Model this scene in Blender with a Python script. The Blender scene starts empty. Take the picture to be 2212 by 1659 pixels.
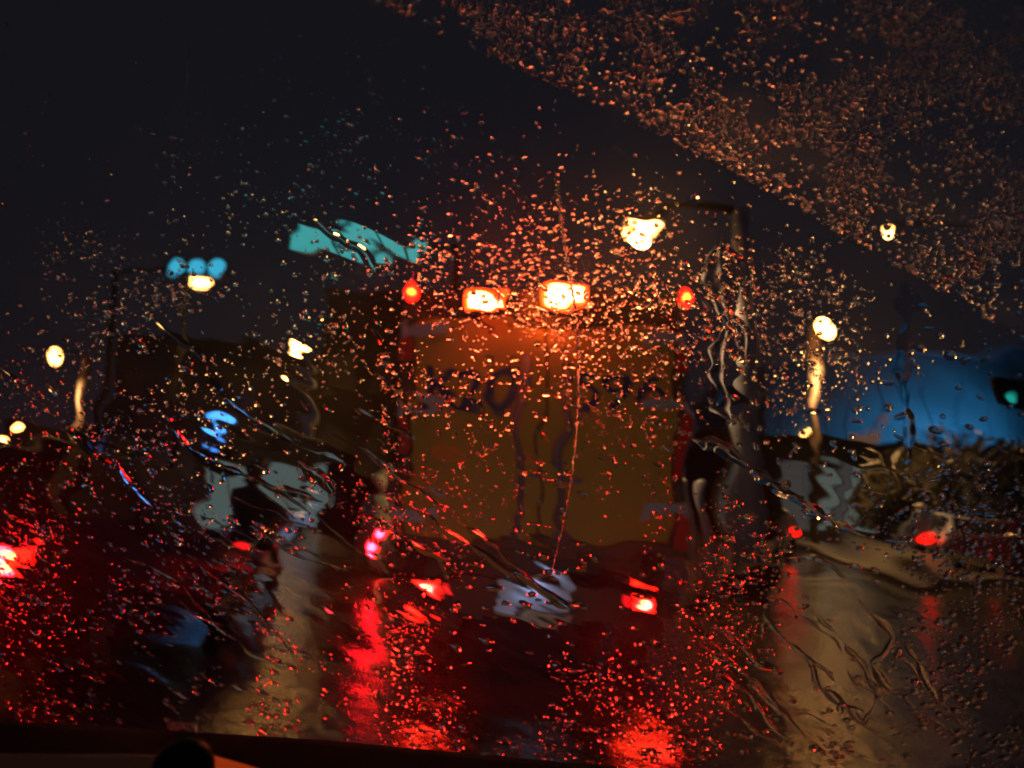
import bpy, bmesh, math, random
import numpy as np
from mathutils import Vector, Matrix
random.seed(11)
rng = np.random.default_rng(11)
R = math.radians
sc = bpy.context.scene
col = sc.collection

# ------------------------------------------------------------------ camera
CAM = Vector((0.0, 0.0, 1.3))
F = 1720.0                      # focal length in units of a 2212 px wide picture
camd = bpy.data.cameras.new('camera')
camd.sensor_width = 36.0
camd.lens = 36.0 * F / 2212.0
camd.clip_start = 0.02
camd.clip_end = 2000.0
camd.dof.use_dof = True
camd.dof.focus_distance = 0.545
camd.dof.aperture_fstop = 7.2
camd.dof.aperture_blades = 0
cam = bpy.data.objects.new('camera', camd)
CR = Matrix.Rotation(R(90 + 8.8), 4, 'X') @ Matrix.Rotation(R(1.9), 4, 'Z')
cam.matrix_world = Matrix.Translation(CAM) @ CR
col.objects.link(cam)
sc.camera = cam

# ------------------------------------------------------------------ night sky, exposure
world = bpy.data.worlds.new("World")
sc.world = world
world.use_nodes = True
wn = world.node_tree.nodes
bg = wn['Background']
bg.inputs['Color'].default_value = (0.70, 0.64, 0.92, 1)
bg.inputs['Strength'].default_value = 0.0115
sc.view_settings.view_transform = 'Standard'
sc.view_settings.look = 'None'
sc.view_settings.exposure = 0
sc.view_settings.gamma = 1
sc.cycles.max_bounces = 16
sc.cycles.transmission_bounces = 14
sc.cycles.glossy_bounces = 4
sc.cycles.diffuse_bounces = 2
sc.cycles.volume_bounces = 1
sc.cycles.sample_clamp_indirect = 60
sc.cycles.caustics_reflective = False
sc.cycles.caustics_refractive = False
sc.cycles.use_denoising = True
sc.cycles.filter_width = 2.1

# ------------------------------------------------------------------ helpers
def ray(px, py):
    d = Vector(((px - 1106.0) / F, -(py - 829.5) / F, -1.0))
    return (CR.to_3x3() @ d)
def at(px, py, Y):
    d = ray(px, py)
    return CAM + d * (Y / d.y)
def ground(px, py):
    d = ray(px, py)
    return CAM + d * (-CAM.z / d.z)

def tag(o, label=None, cat=None, group=None, kind=None):
    if label: o['label'] = label
    if cat: o['category'] = cat
    if group: o['group'] = group
    if kind: o['kind'] = kind
    return o
def empty(name, loc, rz=0.0):
    o = bpy.data.objects.new(name, None)
    o.location = loc
    o.rotation_euler = (0, 0, rz)
    o.empty_display_size = 0.2
    col.objects.link(o)
    return o
def copy_tree(o, parent=None):
    c = o.copy(); col.objects.link(c); c.parent = parent
    for ch in list(o.children):
        copy_tree(ch, c)
    return c

class MB:
    def __init__(s): s.bm = bmesh.new()
    def box(s, x0, x1, y0, y1, z0, z1):
        v = [s.bm.verts.new(p) for p in ((x0,y0,z0),(x1,y0,z0),(x1,y1,z0),(x0,y1,z0),(x0,y0,z1),(x1,y0,z1),(x1,y1,z1),(x0,y1,z1))]
        for f in ((0,3,2,1),(4,5,6,7),(0,1,5,4),(1,2,6,5),(2,3,7,6),(3,0,4,7)):
            s.bm.faces.new([v[i] for i in f])
        return s
    def loft(s, rings, cap=True):
        vs = [[s.bm.verts.new(p) for p in r] for r in rings]
        n = len(vs[0])
        for a, b in zip(vs, vs[1:]):
            for i in range(n):
                s.bm.faces.new((a[i], a[(i+1) % n], b[(i+1) % n], b[i]))
        if cap:
            s.bm.faces.new(list(reversed(vs[0]))); s.bm.faces.new(vs[-1])
        return s
    def tube(s, pts, rad, n=12):
        pts = [Vector(p) for p in pts]
        if not hasattr(rad, '__len__'): rad = [rad] * len(pts)
        rings = []
        for i, p in enumerate(pts):
            t = (pts[min(i+1, len(pts)-1)] - pts[max(i-1, 0)]).normalized()
            a = t.orthogonal().normalized() if i == 0 else (a - t * a.dot(t)).normalized()
            b = t.cross(a)
            rings.append([p + (a * math.cos(2*math.pi*k/n) + b * math.sin(2*math.pi*k/n)) * rad[i] for k in range(n)])
        return s.loft(rings)
    def ball(s, c, r, seg=16, ring=10):
        c = Vector(c); r = Vector(r if hasattr(r, '__len__') else (r, r, r))
        rings = []
        for i in range(ring + 1):
            a = -math.pi/2 + math.pi * (0.03 + 0.94 * i / ring)
            rings.append([c + Vector((r.x*math.cos(a)*math.cos(2*math.pi*k/seg), r.y*math.cos(a)*math.sin(2*math.pi*k/seg), r.z*math.sin(a))) for k in range(seg)])
        return s.loft(rings)
    def build(s, name, m, parent=None, smooth=False, bevel=0.0, loc=None):
        bmesh.ops.recalc_face_normals(s.bm, faces=s.bm.faces)
        me = bpy.data.meshes.new(name)
        s.bm.to_mesh(me); s.bm.free()
        if smooth:
            me.polygons.foreach_set('use_smooth', [True] * len(me.polygons))
        me.materials.append(m)
        o = bpy.data.objects.new(name, me)
        col.objects.link(o)
        if parent: o.parent = parent
        if loc is not None: o.location = loc
        if bevel:
            b = o.modifiers.new('bevel', 'BEVEL'); b.width = bevel; b.segments = 2; b.limit_method = 'ANGLE'
            if smooth is False: pass
        return o

def mat(name, color, rough=0.5, metal=0.0, var=0.15, scale=4.0, bump=0.0, spec=0.5, coat=0.0):
    m = bpy.data.materials.new(name); m.use_nodes = True
    nt = m.node_tree; b = nt.nodes['Principled BSDF']
    b.inputs['Roughness'].default_value = rough
    b.inputs['Metallic'].default_value = metal
    b.inputs['Specular IOR Level'].default_value = spec
    b.inputs['Coat Weight'].default_value = coat
    tc = nt.nodes.new('ShaderNodeTexCoord'); n = nt.nodes.new('ShaderNodeTexNoise')
    n.inputs['Scale'].default_value = scale; n.inputs['Detail'].default_value = 6
    nt.links.new(tc.outputs['Object'], n.inputs['Vector'])
    mx = nt.nodes.new('ShaderNodeMixRGB')
    c = Vector(color[:3])
    mx.inputs[1].default_value = (*(c * (1 - var)), 1); mx.inputs[2].default_value = (*(c * (1 + var)), 1)
    nt.links.new(n.outputs['Fac'], mx.inputs[0]); nt.links.new(mx.outputs[0], b.inputs['Base Color'])
    if bump:
        bp = nt.nodes.new('ShaderNodeBump'); bp.inputs['Strength'].default_value = bump
        nt.links.new(n.outputs['Fac'], bp.inputs['Height']); nt.links.new(bp.outputs[0], b.inputs['Normal'])
    return m
def emit(name, color, strength):
    m = bpy.data.materials.new(name); m.use_nodes = True
    nt = m.node_tree; b = nt.nodes['Principled BSDF']
    b.inputs['Base Color'].default_value = (0.02, 0.02, 0.02, 1)
    b.inputs['Roughness'].default_value = 0.3
    b.inputs['Emission Color'].default_value = (*color, 1)
    b.inputs['Emission Strength'].default_value = strength
    return m
def glass(name, ior, tint=(1, 1, 1)):
    m = bpy.data.materials.new(name); m.use_nodes = True
    nt = m.node_tree; nt.nodes.remove(nt.nodes['Principled BSDF'])
    g = nt.nodes.new('ShaderNodeBsdfGlass'); g.inputs['IOR'].default_value = ior
    g.inputs['Roughness'].default_value = 0.0; g.inputs['Color'].default_value = (*tint, 1)
    nt.links.new(g.outputs[0], nt.nodes['Material Output'].inputs['Surface'])
    return m
def light(name, kind, loc, color, power, radius=0.05, target=None, angle=90, blend=0.6, parent=None):
    d = bpy.data.lights.new(name, kind); d.color = color; d.energy = power
    d.shadow_soft_size = radius
    if kind == 'SPOT': d.spot_size = R(angle); d.spot_blend = blend
    o = bpy.data.objects.new(name, d); col.objects.link(o)
    o.location = loc
    if target is not None:
        o.rotation_euler = (Vector(target) - Vector(loc)).to_track_quat('-Z', 'Y').to_euler()
    if parent: o.parent = parent
    return o

M = {}
M['yellow'] = mat('yellow_paint', (0.60, 0.30, 0.035), 0.55, 0, 0.22, 1.4)
M['yellow_dirty'] = mat('dirty_yellow_paint', (0.34, 0.15, 0.02), 0.6, 0, 0.35, 2.5)
M['rust'] = mat('rusty_brown_paint', (0.06, 0.022, 0.012), 0.6, 0, 0.4, 5)
M['blue_paint'] = mat('blue_lettering_paint', (0.01, 0.045, 0.16), 0.5)
M['galv'] = mat('galvanised_steel', (0.20, 0.18, 0.27), 0.55, 0.1, 0.2, 6)
M['frame'] = mat('dirty_door_frame', (0.09, 0.06, 0.05), 0.6, 0, 0.4, 4)
M['hinge'] = mat('pale_steel', (0.42, 0.44, 0.60), 0.5, 0.1, 0.2, 6)
M['black'] = mat('black_plastic', (0.012, 0.012, 0.013), 0.5)
M['rubber'] = mat('tyre_rubber', (0.015, 0.015, 0.015), 0.7, 0, 0.3, 12, 0.3)
M['chassis'] = mat('black_steel', (0.02, 0.018, 0.016), 0.55)
M['redtape'] = mat('red_reflective_tape', (0.75, 0.03, 0.015), 0.35)
M['glowdisc'] = mat('orange_glow_paint', (0.95, 0.24, 0.01), 0.45)
M['plate'] = mat('white_plate', (0.62, 0.70, 0.98), 0.4, 0, 0.08)
M['beige'] = mat('beige_bumper_paint', (0.52, 0.42, 0.28), 0.5, 0, 0.3, 5)
M['darkcar'] = mat('dark_car_paint', (0.012, 0.011, 0.015), 0.4, 0.1, 0.1, 3, 0, 0.3, 0.15)
M['palecar'] = mat('pale_car_paint', (0.45, 0.48, 0.58), 0.25, 0.0, 0.05, 3, 0, 0.5, 0.6)
M['redcar'] = mat('maroon_car_paint', (0.12, 0.012, 0.01), 0.25, 0.1, 0.05, 3, 0, 0.5, 0.6)
M['carglass'] = mat('tinted_glass', (0.01, 0.012, 0.014), 0.35, 0, 0.05, 2, 0, 0.3)
M['chrome'] = mat('chrome', (0.5, 0.5, 0.5), 0.15, 1.0, 0.05)
M['whitetruck'] = mat('white_truck_paint', (0.55, 0.66, 0.62), 0.5, 0, 0.12, 1.5)
M['greypole'] = mat('pale_blue_grey_pole_paint', (0.45, 0.52, 0.80), 0.45, 0, 0.25, 5)
M['poleband'] = mat('dark_pole_sleeve', (0.015, 0.022, 0.024), 0.7, 0, 0.2, 8)
M['tanpole'] = mat('tan_pole_paint', (0.10, 0.07, 0.05), 0.5, 0, 0.2, 5)
M['darkpole'] = mat('dark_pole_paint', (0.012, 0.012, 0.013), 0.9, 0, .1, 4, 0, 0.05)
M['concrete'] = mat('wet_concrete', (0.055, 0.05, 0.045), 0.45, 0, 0.3, 3, 0.2)
M['blding'] = mat('slate_building_render', (0.022, 0.035, 0.09), 0.7, 0, 0.3, 0.8)
M['blding2'] = mat('dark_building_render', (0.03, 0.03, 0.035), 0.7, 0, 0.3, 0.8)
M['blufac'] = mat('blue_metal_cladding', (0.06, 0.24, 0.42), 0.5, 0, 0.2, 0.3)
M['winglass'] = mat('dark_window_glass', (0.035, 0.04, 0.06), 0.5)
M['coat'] = mat('pale_raincoat', (0.55, 0.66, 0.62), 0.35, 0, 0.15, 9, 0.3)
M['coat2'] = mat('slate_raincoat', (0.16, 0.20, 0.32), 0.35, 0, 0.15, 9, 0.3)
M['skin'] = mat('skin', (0.45, 0.27, 0.19), 0.5, 0, 0.08)
M['helmet'] = mat('white_helmet', (0.7, 0.72, 0.72), 0.25)
M['trouser'] = mat('dark_trousers', (0.02, 0.02, 0.025), 0.7)
M['bark'] = mat('bark', (0.08, 0.055, 0.035), 0.8, 0, 0.4, 10, 0.5)
M['leaf'] = mat('foliage', (0.045, 0.040, 0.022), 0.5, 0, 0.5, 3)

# ------------------------------------------------------------------ ground: road, pavements, kerbs
def road_mat():
    m = bpy.data.materials.new('wet_asphalt'); m.use_nodes = True
    nt = m.node_tree; b = nt.nodes['Principled BSDF']; L = nt.links.new
    tc = nt.nodes.new('ShaderNodeTexCoord')
    n1 = nt.nodes.new('ShaderNodeTexNoise'); n1.inputs['Scale'].default_value = 0.45; n1.inputs['Detail'].default_value = 4
    n2 = nt.nodes.new('ShaderNodeTexNoise'); n2.inputs['Scale'].default_value = 60; n2.inputs['Detail'].default_value = 5
    n3 = nt.nodes.new('ShaderNodeTexNoise'); n3.inputs['Scale'].default_value = 5; n3.inputs['Detail'].default_value = 3
    for n in (n1, n2, n3): L(tc.outputs['Object'], n.inputs['Vector'])
    r1 = nt.nodes.new('ShaderNodeMapRange'); r1.inputs[1].default_value = 0.4; r1.inputs[2].default_value = 0.62
    r1.inputs[3].default_value = 0.12; r1.inputs[4].default_value = 0.26
    L(n1.outputs['Fac'], r1.inputs[0]); L(r1.outputs[0], b.inputs['Roughness'])
    mx = nt.nodes.new('ShaderNodeMixRGB'); mx.inputs[1].default_value = (0.022, 0.019, 0.017, 1); mx.inputs[2].default_value = (0.055, 0.048, 0.042, 1)
    L(n3.outputs['Fac'], mx.inputs[0]); L(mx.outputs[0], b.inputs['Base Color'])
    b.inputs['Specular IOR Level'].default_value = 0.7
    bp = nt.nodes.new('ShaderNodeBump'); bp.inputs['Strength'].default_value = 0.35; bp.inputs['Distance'].default_value = 0.006
    L(n2.outputs['Fac'], bp.inputs['Height'])
    bp2 = nt.nodes.new('ShaderNodeBump'); bp2.inputs['Strength'].default_value = 0.5; bp2.inputs['Distance'].default_value = 0.03
    L(n3.outputs['Fac'], bp2.inputs['Height']); L(bp.outputs[0], bp2.inputs['Normal']); L(bp2.outputs[0], b.inputs['Normal'])
    return m
M['road'] = road_mat()
def sheet(x0, x1, y0, y1, z):
    mb = MB(); v = [mb.bm.verts.new(p) for p in ((x0,y0,z),(x1,y0,z),(x1,y1,z),(x0,y1,z))]; mb.bm.faces.new(v); return mb
M['soil'] = mat('wet_ground', (0.03, 0.028, 0.024), 0.5, 0, 0.3, 1)
tag(sheet(-400, 400, -100, 900, -0.02).build('ground', M['soil']), kind='structure')
tag(sheet(-9.5, 9.6, -30, 400, 0.0).build('road', M['road']), kind='structure')
tag(sheet(9.9, 90, -30, 400, 0.125).build('pavement', M['concrete']), kind='structure')
tag(sheet(-60, -9.8, -30, 400, 0.125).build('pavement', M['concrete']), kind='structure')
tag(MB().box(9.6, 9.9, -30, 400, -0.01, 0.13).build('kerb', M['concrete'], bevel=0.01), kind='structure')
tag(MB().box(-9.8, -9.5, -30, 400, -0.01, 0.13).build('kerb', M['concrete'], bevel=0.01), kind='structure')
M['marking'] = mat('worn_white_marking', (0.42, 0.42, 0.40), 0.3, 0, 0.4, 6)
lm = MB()
for x in (-1.75, 1.85):
    for k in range(24):
        y = 1.0 + k * 10.0
        v = [lm.bm.verts.new(p) for p in ((x-.05,y,.004),(x+.05,y,.004),(x+.05,y+4,.004),(x-.05,y+4,.004))]; lm.bm.faces.new(v)
tag(lm.build('road_marking', M['marking']), kind='structure')

# ------------------------------------------------------------------ yellow box truck
TY = 6.3
tc_ = at(1172, 900, TY)
TX = tc_.x
hw = (at(1490, 900, TY).x - at(870, 900, TY).x) / 2
zb = at(1172, 1192, TY).z
zt = at(1172, 628, TY).z
truck = empty('box_truck', (TX, TY, 0))
tag(truck, 'yellow box truck with two glaring amber lamps high up and blue painted numbers', 'truck')
def T(px, py, dy=0):      # pixel on the rear face -> truck-local
    p = at(px, py, TY + dy); return Vector((p.x - TX, dy, p.z))
b = MB(); b.box(-hw, hw, 0.06, 3.6, zb, zt); b.build('cargo_box', M['yellow_dirty'], truck, bevel=0.02)
fr = MB()
fr.box(-hw-.02, -hw+.09, -.03, .06, zb-.02, zt+.02); fr.box(hw-.09, hw+.02, -.03, .06, zb-.02, zt+.02)
fr.box(-hw+.09, hw-.09, -.025, .06, zb-.03, zb+.07)
fr.build('rear_frame', M['frame'], truck, bevel=0.008)
zd = zt - 0.29
MB().box(-hw+.09, hw-.09, -.015, .055, zd+.012, zt).build('header_panel', M['rust'], truck, bevel=0.01)
for s in (-1, 1):
    d = MB(); xa, xb = (-hw+.10, -.008) if s < 0 else (.008, hw-.10)
    d.box(xa, xb, -.02, .05, zb+.08, zd)
    dd = d.build('cargo_door', M['yellow'], truck, bevel=0.012)
    for zz in (0.30, 1.12, 1.72):
        h = MB(); x0, x1 = sorted((s*(hw-.02), s*(hw-.36)))
        h.box(x0, x1, -.045, -.021, zb+zz-.04, zb+zz+.04)
        h.tube([(s*(hw-.01), -.05, zb+zz-.07), (s*(hw-.01), -.05, zb+zz+.07)], .022)
        h.build('door_hinge', M['hinge'], dd, bevel=0.004)
    bar = MB(); xx = s*.17 + (-0.01)
    bar.tube([(xx, -.055, zb+.03), (xx, -.055, zd-.25)], .030)
    br = bar.build('lock_bar', M['galv'], truck, smooth=True)
    for zz in (.12, .75, 1.3):
        MB().box(xx-.05, xx+.05, -.075, -.021, zb+zz-.035, zb+zz+.035).build('bar_bracket', M['galv'], br, bevel=.006)
    MB().box(xx-.02, xx+.02+.14, -.10, -.078, zb+.52, zb+.56).build('lock_handle', M['galv'], br, bevel=.006)
seal = MB().box(-.007, .007, -.012, .05, zb+.08, zd).build('door_seal', M['black'], truck)
for px, w in ((975, .19), (1140, .17)):  # orange light reflections on the doors, painted in as flat discs
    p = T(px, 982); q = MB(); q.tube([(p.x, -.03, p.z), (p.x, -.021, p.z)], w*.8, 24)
    o = q.build('painted_glow_disc', M['glowdisc'], truck); o.scale = (1, 1, .62); o.location.z = p.z*(1-.62)
# high brake lamps
amber = emit('amber_brake_lamp_light', (1.0, 0.030, 0.002), 15)
hotc = emit('amber_lamp_filament_light', (1.0, 0.15, 0.045), 60)
redc = emit('red_lamp_filament_light', (1.0, 0.10, 0.008), 26)
for px, py in ((1056, 655), (1217, 652)):
    p = T(px, py); w, h = .155, .072
    hs = MB().box(p.x-w-.045, p.x+w+.045, -.09, -.016, p.z-h-.04, p.z+h+.04).build('high_brake_lamp', M['black'], truck, bevel=.02)
    MB().box(p.x-w-.02, p.x+w+.02, -.125, -.091, p.z-h-.018, p.z+h+.018).build('lamp_lens', amber, hs, bevel=.03)
    MB().box(p.x-w*.88, p.x+w*.88, -.150, -.126, p.z-h*.82, p.z+h*.82).build('lamp_bulb', hotc, hs, bevel=.022)
light('brake_lamp_glow', 'AREA', (0, -.14, T(1136, 654).z), (1, .16, .02), 3, parent=truck).rotation_euler = (R(90), 0, 0)
# side marker lamps
redl = emit('red_lamp_light', (1.0, 0.004, 0.0015), 16)
for px, py in ((886, 634), (1478, 650)):
    p = T(px, py)
    hs = MB().box(p.x-.06, p.x+.06, -.05, -.026, p.z-.09, p.z+.09).build('marker_lamp', M['black'], truck, bevel=.01)
    q = MB(); q.ball((p.x, -.055, p.z), (.055, .03, .085)); q.build('lamp_lens', redl, hs, smooth=True)
    MB().tube([(p.x, -.084, p.z), (p.x, -.090, p.z)], .030, 16).build('lamp_bulb', redc, hs).scale = (1, 1, 1)
# red reflective tape down the corner posts
for s in (-1, 1):
    for z0, z1 in ((zt-.62, zt-.34), (zb+.72, zb+1.05), (zb+.05, zb+.28)):
        MB().box(s*(hw-.035)-.045, s*(hw-.035)+.045, -.036, -.031, z0, z1).build('reflective_tape', M['redtape'], truck)
# chassis, bumper, plate
MB().box(-hw*.8, hw*.8, .25, 3.4, zb-.26, zb-.03).build('chassis_frame', M['chassis'], truck, bevel=.02)
pz = T(1155, 1290).z; pxx = T(1155, 1290).x
MB().box(-hw+.05, hw-.05, .02, .16, pz-.20, pz+.13).build('rear_bumper', M['chassis'], truck, bevel=.02)
pl = MB().box(pxx-.27, pxx+.27, -.005, .015, pz-.09, pz+.12).build('licence_plate', M['plate'], truck, bevel=.006)
MB().box(pxx-.10, pxx+.10, -.06, .015, pz+.135, pz+.165).build('plate_lamp', M['black'], truck, bevel=.006)
light('plate_lamp_light', 'SPOT', (pxx, -.12, pz+.16), (.62, .72, 1.0), .9, .03, target=(pxx, 0, pz-.05), angle=160, blend=.8, parent=truck)
MB().box(pxx-.30, pxx+.30, -.03, .015, pz-.185, pz-.115).build('bumper_strip', M['beige'], truck, bevel=.01)
tl = emit('red_tail_lamp_light', (1.0, 0.004, 0.0015), 16)
tlr = emit('dim_red_lamp_light', (1.0, 0.003, 0.008), 1.2)
for px, py in ((924, 1275), (1392, 1297)):
    p = T(px, py)
    hs = MB().box(p.x-.16, p.x+.16, -.03, .019, p.z-.13, p.z+.13).build('tail_lamp', M['black'], truck, bevel=.02)
    s = 1 if px > 1100 else -1
    MB().box(p.x-.095, p.x+.095, -.045, -.031, p.z-.11, p.z+.11).build('lamp_lens', tl, hs, bevel=.012)
    MB().tube([(p.x, -.046, p.z), (p.x, -.054, p.z)], .06, 18).build('lamp_bulb', redc, hs)
    MB().box(p.x-s*.145-.03, p.x-s*.145+.03, -.045, -.031, p.z-.06, p.z+.075).build('reflector_lens', tlr, hs, bevel=.01)
    light('tail_lamp_glow', 'SPOT', (p.x, -.06, p.z), (1, .004, .008), 24, .07, target=(p.x, -2, p.z-.9), angle=150, blend=.6, parent=truck)
for s in (-1, 1):
    for y in (0.9, 4.4):
        w = MB(); x0 = s*(hw-.30)
        w.tube([(x0-.13, y, .38), (x0-.11, y, .38), (x0+.11, y, .38), (x0+.13, y, .38)], [.33, .38, .38, .33], 28)
        ww = w.build('wheel', M['rubber'], truck)
        MB().tube([(x0-.135, y, .38), (x0+.135, y, .38)], .2, 18).build('rim', M['galv'], ww)
    m = MB().box(s*(hw-.30)-.2, s*(hw-.30)+.2, .38, .395, .22, zb-.05).build('mud_flap', M['rubber'], truck)
cab = MB(); cab.loft([[(-.92, 3.75, .45), (.92, 3.75, .45), (.92, 3.75, 2.05), (-.92, 3.75, 2.05)], [(-.92, 5.0, .45), (.92, 5.0, .45), (.92, 5.0, 2.1), (-.92, 5.0, 2.1)], [(-.9, 5.45, .5), (.9, 5.45, .5), (.88, 5.2, 1.3), (-.88, 5.2, 1.3)]])
cab.build('cab', M['whitetruck'], truck, bevel=.04)
# painted numbers on the doors
def letter(ch, px, py, h):
    p = T(px, py)
    cu = bpy.data.curves.new('painted_number', 'FONT'); cu.body = ch; cu.size = h; cu.extrude = .0015; cu.offset = .009
    cu.align_x = 'CENTER'; cu.align_y = 'CENTER'
    tmp = bpy.data.objects.new('tmp_text', cu); col.objects.link(tmp)
    bpy.context.view_layer.update()
    me = bpy.data.meshes.new_from_object(tmp.evaluated_get(bpy.context.evaluated_depsgraph_get()))
    bpy.data.objects.remove(tmp)
    o = bpy.data.objects.new('painted_number', me); col.objects.link(o); o.parent = truck
    me.materials.clear(); me.materials.append(M['blue_paint'])
    o.rotation_euler = (R(90), 0, 0); o.location = (p.x, -.0235, p.z)
for ch, px in (('K', 955), ('2', 1022), ('0', 1088), ('5', 1266), ('9', 1334), ('6', 1403)):
    letter(ch, px, 852 + (px-1170)*.03, .50)

# ------------------------------------------------------------------ passenger cars
def make_car(label, paint, loc, rz, L=4.3, W=1.74, H=1.46, lit='none', cat='car', name='car', lz=0.0):
    c = empty(name, loc, rz); tag(c, label, cat)
    hwid = W/2
    def ring(y, z0, z1, w0, w1, r=.12):
        return [(-w0+r, y, z0), (w0-r, y, z0), (w0, y, z0+r), (w0*1.0, y, (z0+z1)*.5), (w1, y, z1-r*.8), (w1-r, y, z1), (-w1+r, y, z1), (-w1, y, z1-r*.8), (-w0*1.0, y, (z0+z1)*.5), (-w0, y, z0+r)]
    bd = MB()
    st = [(0, .38, .86, .86, .80), (.05, .26, .98, .95, .90), (.3, .22, 1.0, 1, .95), (1.2, .22, .98, 1, .96), (2.6, .22, .95, 1, .96), (3.4, .22, .90, 1, .93), (4.0, .24, .80, .97, .85), (4.27, .30, .70, .88, .76), (4.3, .38, .62, .82, .7)]
    bd.loft([ring(y*L/4.3, a, e, hwid*w0, hwid*w1) for y, a, e, w0, w1 in st])
    body = bd.build('body', paint, c, smooth=True)
    ru = MB().box(-hwid*.86, hwid*.86, -.02, .10, .38, .52).build('rear_bumper', paint, c, bevel=.03)
    gh = MB()
    gs = [(.12, .90, .80), (.55, H-.06, .66), (1.1, H, .68), (2.0, H-.01, .68), (2.5, H-.12, .68), (3.25, .93, .80)]
    gh.loft([[(-hwid*.9, y*L/4.3, .90), (hwid*.9, y*L/4.3, .90), (hwid*w, y*L/4.3, z), (-hwid*w, y*L/4.3, z)] for y, z, w in gs])
    gh.build('cabin', paint, c, bevel=.03)
    w = MB(); v = [w.bm.verts.new(p) for p in ((-hwid*.72, .19, .99), (hwid*.72, .19, .99), (hwid*.60, .50, H-.10), (-hwid*.60, .50, H-.10))]
    w.bm.faces.new(v); g = w.build('rear_window', M['carglass'], c); g.location = (0, -.035, .0)
    so = g.modifiers.new('solid', 'SOLIDIFY'); so.thickness = .008
    for s in (-1, 1):
        w = MB()
        for ya, yb in ((.62, 1.45), (1.52, 2.45)):
            v = [w.bm.verts.new(p) for p in ((s*(hwid*.885), ya, .98), (s*(hwid*.885), yb, .98), (s*(hwid*.71), yb-.05, H-.13), (s*(hwid*.71), ya+.05, H-.13))]
            w.bm.faces.new(v)
        g = w.build('side_window', M['carglass'], c); g.location.x = s*.02
        so = g.modifiers.new('solid', 'SOLIDIFY'); so.thickness = .006
        MB().box(s*(hwid+.02)-.09, s*(hwid+.02)+.09, 2.75, 2.87, .93, 1.06).build('door_mirror', paint, c, bevel=.03)
        on = lit == 'both' or (lit == 'left' and s < 0) or (lit == 'right' and s > 0)
        hs = MB().box(s*(hwid*.78)-.15, s*(hwid*.78)+.13, -.035, .08, .70+lz, .90+lz).build('tail_lamp', M['chassis'], c, bevel=.03)
        MB().box(s*(hwid*.78)-.12, s*(hwid*.78)+.10, -.05, -.036, .73+lz, .87+lz).build('lamp_lens', M['taillens'] if on else tlr_off, hs, bevel=.012)
        if on: MB().tube([(s*(hwid*.78), -.051, .80+lz), (s*(hwid*.78), -.058, .80+lz)], .035, 16).build('lamp_bulb', redc, hs)
        for y in (.72, 3.4):
            wl = MB(); x0 = s*(hwid-.10)
            wl.tube([(x0-.1, y, .31), (x0-.08, y, .31), (x0+.08, y, .31), (x0+.1, y, .31)], [.27, .31, .31, .27], 24)
            wo = wl.build('wheel', M['rubber'], c)
            MB().tube([(x0-.108, y, .31), (x0+.108, y, .31)], .19, 14).build('rim', M['chrome'], wo)
    MB().box(-.22, .22, -.035, -.021, .60, .72).build('licence_plate', M['plate'], c, bevel=.004)
    return c
redc = redc
M['taillens'] = emit('car_tail_lamp_light', (1.0, .004, .0015), 15)
tlr_off = mat('red_lens', (.25, .01, .01), .2)
# left-lane car: its right tail lamp shows at the picture's left edge
pL = at(28, 1203, 4.9)
cl = make_car('dark car at the left edge with its right brake lamp glaring red', M['darkcar'], (pL.x - .87*.78, 4.9, 0), 0, lit='both', lz=.08, H=1.64)
light('tail_lamp_glow', 'SPOT', (.87*.78, -.07, .88), (1, .004, .008), 26, .08, target=(.87*.78, -2, 0), angle=150, blend=.6, parent=cl)
pR = at(2108, 1165, 24)
make_car('pale silver car on the far right of the road beyond the wet golden patch', M['palecar'], (pR.x, 24, 0), R(-12))
pR = at(2275, 1165, 17)
make_car('maroon car cut off by the right edge', M['redcar'], (pR.x, 17, 0), R(-8))

# ------------------------------------------------------------------ scooter riders
def make_scooter(label, loc, lensmat, lr=.10):
    s = empty('scooter', loc); tag(s, label, 'scooter', 'scooters riding ahead')
    b = MB()
    b.loft([[(-.05, .0, .62), (.05, .0, .62), (.08, .0, .78), (-.08, .0, .78)], [(-.15, .25, .45), (.15, .25, .45), (.16, .25, .80), (-.16, .25, .80)], [(-.16, .7, .30), (.16, .7, .30), (.14, .7, .74), (-.14, .7, .74)], [(-.14, .85, .28), (.14, .85, .28), (.13, .85, .36), (-.13, .85, .36)], [(-.15, 1.2, .28), (.15, 1.2, .28), (.15, 1.2, .36), (-.15, 1.2, .36)], [(-.17, 1.3, .35), (.17, 1.3, .35), (.2, 1.38, .9), (-.2, 1.38, .9)]])
    b.build('body', M['palecar'], s, bevel=.03)
    MB().box(-.14, .14, .12, .78, .78, .86).build('seat', M['black'], s, bevel=.04)
    for y in (.28, 1.5):
        w = MB(); w.tube([(-.06, y, .26), (-.04, y, .26), (.04, y, .26), (.06, y, .26)], [.22, .26, .26, .22], 20)
        w.build('wheel', M['rubber'], s)
    MB().tube([(-.33, 1.22, 1.02), (-.1, 1.3, 1.0), (.1, 1.3, 1.0), (.33, 1.22, 1.02)], .02).build('handlebar', M['black'], s)
    for q in (-1, 1):
        MB().tube([(q*.25, 1.25, 1.02), (q*.3, 1.2, 1.22)], .008).ball((q*.32, 1.19, 1.26), (.07, .02, .045)).build('mirror', M['black'], s)
    MB().ball((0, -.02, .72), (lr, .045, lr*.8)).build('tail_lamp', lensmat, s, smooth=True)
    MB().box(-.10, .10, -.03, -.02, .45, .58).build('licence_plate', M['plate'], s, bevel=.003)
    return s
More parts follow.
